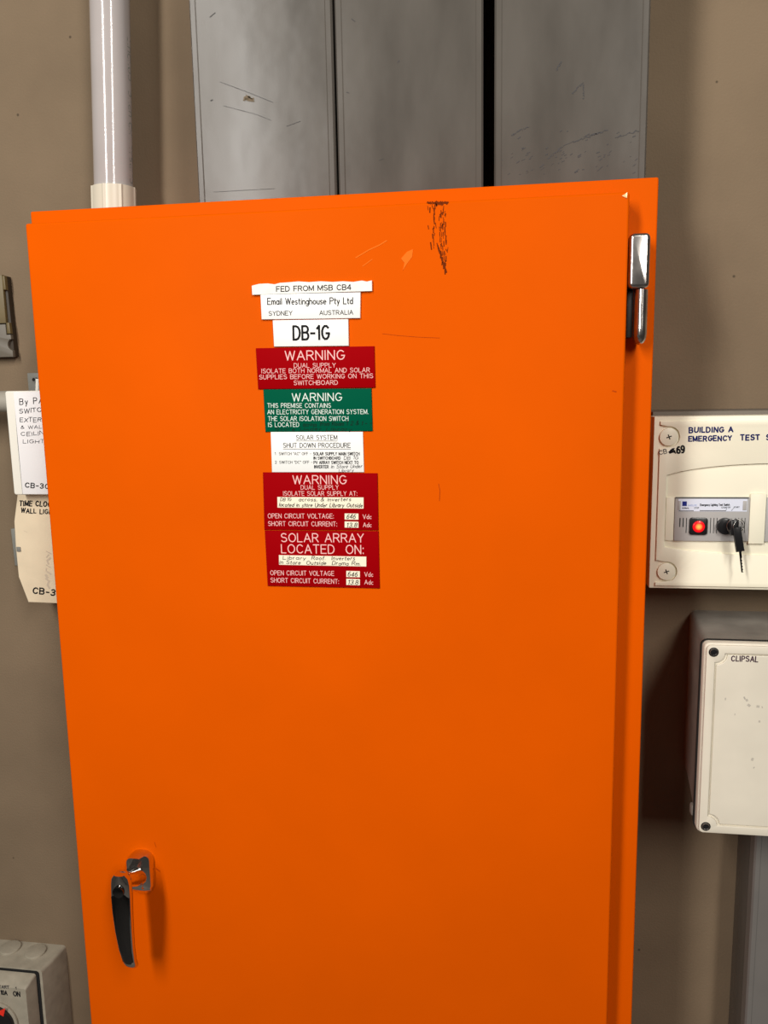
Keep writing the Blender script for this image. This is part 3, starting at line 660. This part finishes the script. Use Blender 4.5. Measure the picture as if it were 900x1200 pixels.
# ================================================================ LEFT SIDE ITEMS
# white switch box with handwritten card
wb = thing('switch_box', 'white switch box with handwritten by-pass card behind cabinet left edge', 'switch', (-.46, -.03, ZC-.105))
WY = -.060
q = [at(5.5, 459.5, WY), at(16.5, 579.5, WY)]
xL = (q[0].x+q[1].x)/2; zT = ZC+.0062; zB = ZC-.1035
tilt = (q[1].x-q[0].x)/(q[0].z-q[1].z)
def tl(x, z): return (x+tilt*(zT-z)/1.0-tilt*.055, z)
pts = [tl(x, z) for x, z in rrect((xL-.409)/2, (zT+zB)/2, -.409-xL, zT-zB, .0025)]
box('base', xL+.006, -.412, -.042, 0, zB+.004, zT-.002, M['tanbase'], wb, .001)
bmo('cover', prism(pts, WY, -.040, .0012, seg=3), M['whitebox'], wb)
card = [at(x, y, WY) for x, y in ((16.2, 461.2), (27, 579.8))]
cp = [(card[1].x, zB+.0008), (-.411, zB+.0008), (-.411, zT-.0010), (card[0].x, zT-.0010)]
cd = bmo('card', prism(cp, WY-.0007, WY+.0002, .0002), M['card'], wb, 'white card with handwriting')
marks('card_edge', [([(16.4, 462), (21, 520), (26.6, 579)], .8)], M['greyink'], wb, WY-.0001)
lettering('handwriting', cd, M['ink'], WY-.0009, [('By PASS', 23, 474.4, 64, 471.8, 6.8, {'gap': .34})], w=.13, jit=.06, slant=.12)
lettering('handwriting', cd, M['ink'], WY-.0009, [('CB-30', 29.4, 571, 56.5, 572.8, 5.2, {'w': .22, 'gap': .3})], jit=.06, slant=.12)
lettering('handwriting', cd, M['greyink'], WY-.0009, [('SWITCH', 22.6, 484.8, 54, 481.8, 5.0), ('EXTERNAL', 23.4, 494.6, 64, 494, 4.6), ('& WALL &', 24.4, 502.6, 62, 501.6, 3.6), ('CEILING', 24.6, 511, 58, 509.2, 4.2), ('LIGHTS', 27, 519.6, 58, 519, 3.8)], w=.15, jit=.1, slant=.15)
# cream time clock cover
CY = -.042
tcv = thing('time_clock', 'cream chamfered time clock cover below the white switch box', 'timer', (-.47, -.02, ZC-.228))
cpx = [(67, 708), (33, 706), (21.5, 676), (18, 640), (16.3, 611), (20.2, 579), (22, 570)]
pts = [(at(x, y, CY).x, at(x, y, CY).z) for x, y in cpx]
zc0, zc1 = pts[0][1], pts[-1][1]
pts = [(-.411, zc0-.0005)]+pts[1:]+[(-.411, zc1)]
cc = bmo('cover', prism(pts, CY, -.001, .0012, seg=3), M['creamold'], tcv)
lettering('handwriting', tcv, M['ink'], CY-.0002, [('TIME CLOCK', 22.8, 592.4, 64, 594, 5.6), ('WALL LIGHTS', 24.6, 600.6, 70, 603, 5)], w=.24, jit=.06, slant=.12, gap=.3)
lettering('handwriting', tcv, M['ink'], CY-.0002, [('CB-30', 38.4, 695.4, 71, 698.4, 6.6)], w=.24, jit=.06, slant=.12, gap=.3)
rnd = random.Random(8)
M['dirt'] = mat('faint_dirt', (.56, .47, .36), .6, spec=.04)
marks('smudge', [([(55+rnd.uniform(-2, 4), y), (56+rnd.uniform(-2, 4), y+3)], rnd.uniform(1.5, 4)) for y in range(646, 690, 4)]+[([(28, 622), (32, 624)], .6)], M['dirt'], tcv, CY-.0001)
a = at(12.4, 620, -.012); b = at(17.4, 663, -.012)
bmo('hinge_clip', prism([(a.x, a.z), (a.x+.005, a.z+.001), (b.x+.004, b.z), (b.x, b.z)], -.012, -.003, .0006), M['tanbase'], tcv)
mbox('catch', 19.5, 641, 23.5, 646.5, CY-.0012, .003, M['tanbase'], tcv, .0003)
# conduit stub into the switch box
q = at(2, 470.5, -.045)
cp_ = thing('conduit_pipe', 'short horizontal grey conduit entering the white switch box from left', 'pipe', (-.60, q.y, q.z))
cyl('pipe', (-.75, q.y, q.z), (xL+.002, q.y, q.z), .0112, mat('dull_grey_pvc', (.34, .32, .27), .4), cp_)
# saddle bracket and cable above the switch box
q = at(38, 448, -.006)
sb = thing('saddle_bracket', 'small grey steel bracket with dark screw above the white switch box', 'bracket', (q.x, 0, q.z))
box('plate', at(32.5, 448, -.004).x, at(32.5, 448, -.004).x+.024, -.004, 0, at(38, 458, -.004).z-.004, at(38, 437, -.004).z, M['tanbase'], sb, .0008)
q = at(40, 445, -.008)
cyl('screw', (q.x, -.0085, q.z), (q.x, -.0035, q.z), .0024, M['slot'], sb, n=20, bev=.0004)
torus('screw_rim', Vector((q.x, -.0085, q.z)), (0, 1, 0), .0023, .0006, M['tanbase'], sb, n=20, k=6)
q = at(44, 448, -.02)
cb = thing('cable', 'short bit of white cable between bracket and cabinet edge', 'cable', (q.x, q.y, zT))
a = at(43.6, 456, -.025); b = at(44.6, 444, -.025)
cyl('sheath', (a.x, a.y, zT-.004), (b.x, b.y, b.z), .0024, M['whitebox'], cb, n=16)
# brown box at the upper left
BY = -.012
bb = thing('bell_box', 'old olive brown box at left edge with dark slot and half-round notch', 'box', (-.56, -.025, ZC+.04))
xr0 = at(5.2, 324, BY).x; xr1 = at(14.8, 414, BY).x; zt_ = at(2, 322, BY).z; zb_ = at(8, 418.5, BY).z; zm = at(2, 392, BY).z; zk = at(2, 380, BY).z
zc_ = at(10, 404, BY).z
nt = circ(xr1+.0012, zc_, .0062, 14, -100, -260, True)
bmo('body', prism([(-.62, zb_+.001), (xr1-.0004, zb_+.001), (xr0-.0004, zt_-.001), (-.62, zt_-.001)], BY+.004, 0, .001), M['darkbrown'], bb)
bmo('upper_cover', prism([(-.62, zk+.001), (xr0-.0030, zk+.001), (xr0-.0030, zt_), (-.62, zt_)], BY, BY+.0045, .001), M['brown'], bb)
sx0 = at(9.3, 358, BY).x
bmo('cover_edge', prism([(xr0-.0032, zt_-.016), (xr0+.0002, zt_-.016), (xr0, zt_-.001), (xr0-.0032, zt_-.001)], BY, BY+.0045, .0006), M['brown'], bb)
bmo('cover_tab', prism([(xr0-.003, zm+.0006), (xr1-.0005, zm+.0006), (xr1-.0012, zm+.0125), (xr0-.003, zm+.0125)], BY, BY+.0045, .0005), M['brown'], bb)
bmo('lower_cover', prism([(-.62, zb_), (xr1+.0003, zb_), (xr1+.0002, zc_-.0062)]+nt+[(xr1-.0003, zc_+.0062), (xr1-.0006, zm-.0004), (xr0-.0038, zm-.0004), (xr0-.0038, zk), (-.62, zk)], BY, BY+.0045, .0005), M['browngrey'], bb)
# isolator at the bottom left
ITz = ZC-.6825
iso = thing('isolator_switch', 'grubby grey rotary isolator at bottom left with red pointer on knob', 'switch', (-.59, -.03, ITz-.13))
bmo('body', loft([[(a_, 0, b_) for a_, b_ in rrect(-.600, ITz-.065, .1200, .130, .004)], [(a_, -.03, b_) for a_, b_ in rrect(-.602, ITz-.065, .1190, .130, .004)], [(a_, -.044, b_) for a_, b_ in rrect(-.6050, ITz-.066, .1180, .131, .004)]]), M['iso'], iso)
bmo('cover_gap', prism(rrect(-.6065, ITz-.0672, .1140, .130, .004), -.0452, -.043), M['slot'], iso)
icv = bmo('cover', loft([[(a_, -.0462, b_) for a_, b_ in rrect(-.6080, ITz-.0690, .1110, .130, .003)], [(a_, -.052, b_) for a_, b_ in rrect(-.6085, ITz-.0695, .1110, .129, .003)], [(a_, -.063, b_) for a_, b_ in rrect(-.6090, ITz-.0735, .1060, .124, .003)]]), M['iso'], iso)
for px, py in ((12, 1111), (41.5, 1115.5)):
    c_ = atz(px, py, ITz+.0008)
    cyl('knockout', (c_.x, c_.y, ITz-.001), (c_.x, c_.y, ITz+.0026), .0125, M['iso'], iso, n=32, bev=.0005)
IY = -.063
kc = at(-2.5, 1197, IY)
ring = cyl('knob_ring', (kc.x, IY-.003, kc.z), (kc.x, IY, kc.z), .0275, M['iso'], iso, n=48, bev=.0006)
kn = cyl('knob', (kc.x, IY-.0075, kc.z), (kc.x, IY-.001, kc.z), .0240, M['black'], iso, n=48, bev=.001)
tp_ = [at(x, y, IY-.0078) for x, y in ((-4, 1186.5), (4, 1191.3), (6, 1181.8))]
bmo('pointer', prism([(p_.x, p_.z) for p_ in tp_], IY-.0079, IY-.007), M['redmark'], kn, 'red triangular pointer')
lettering('lettering', iso, M['ink'], IY-.0001, [('10A', 1.2, 1165.4, 8.4, 1166.2, 4.8), ('ON', 16, 1167, 23.4, 1167.8, 5.2), ('1', 18.4, 1159.4, 19.2, 1159.4, 2.6)], w=.22)
lettering('lettering', iso, M['greyink'], IY-.0001, [('START', -4, 1158, 10.5, 1158.6, 3.2)], w=.2)
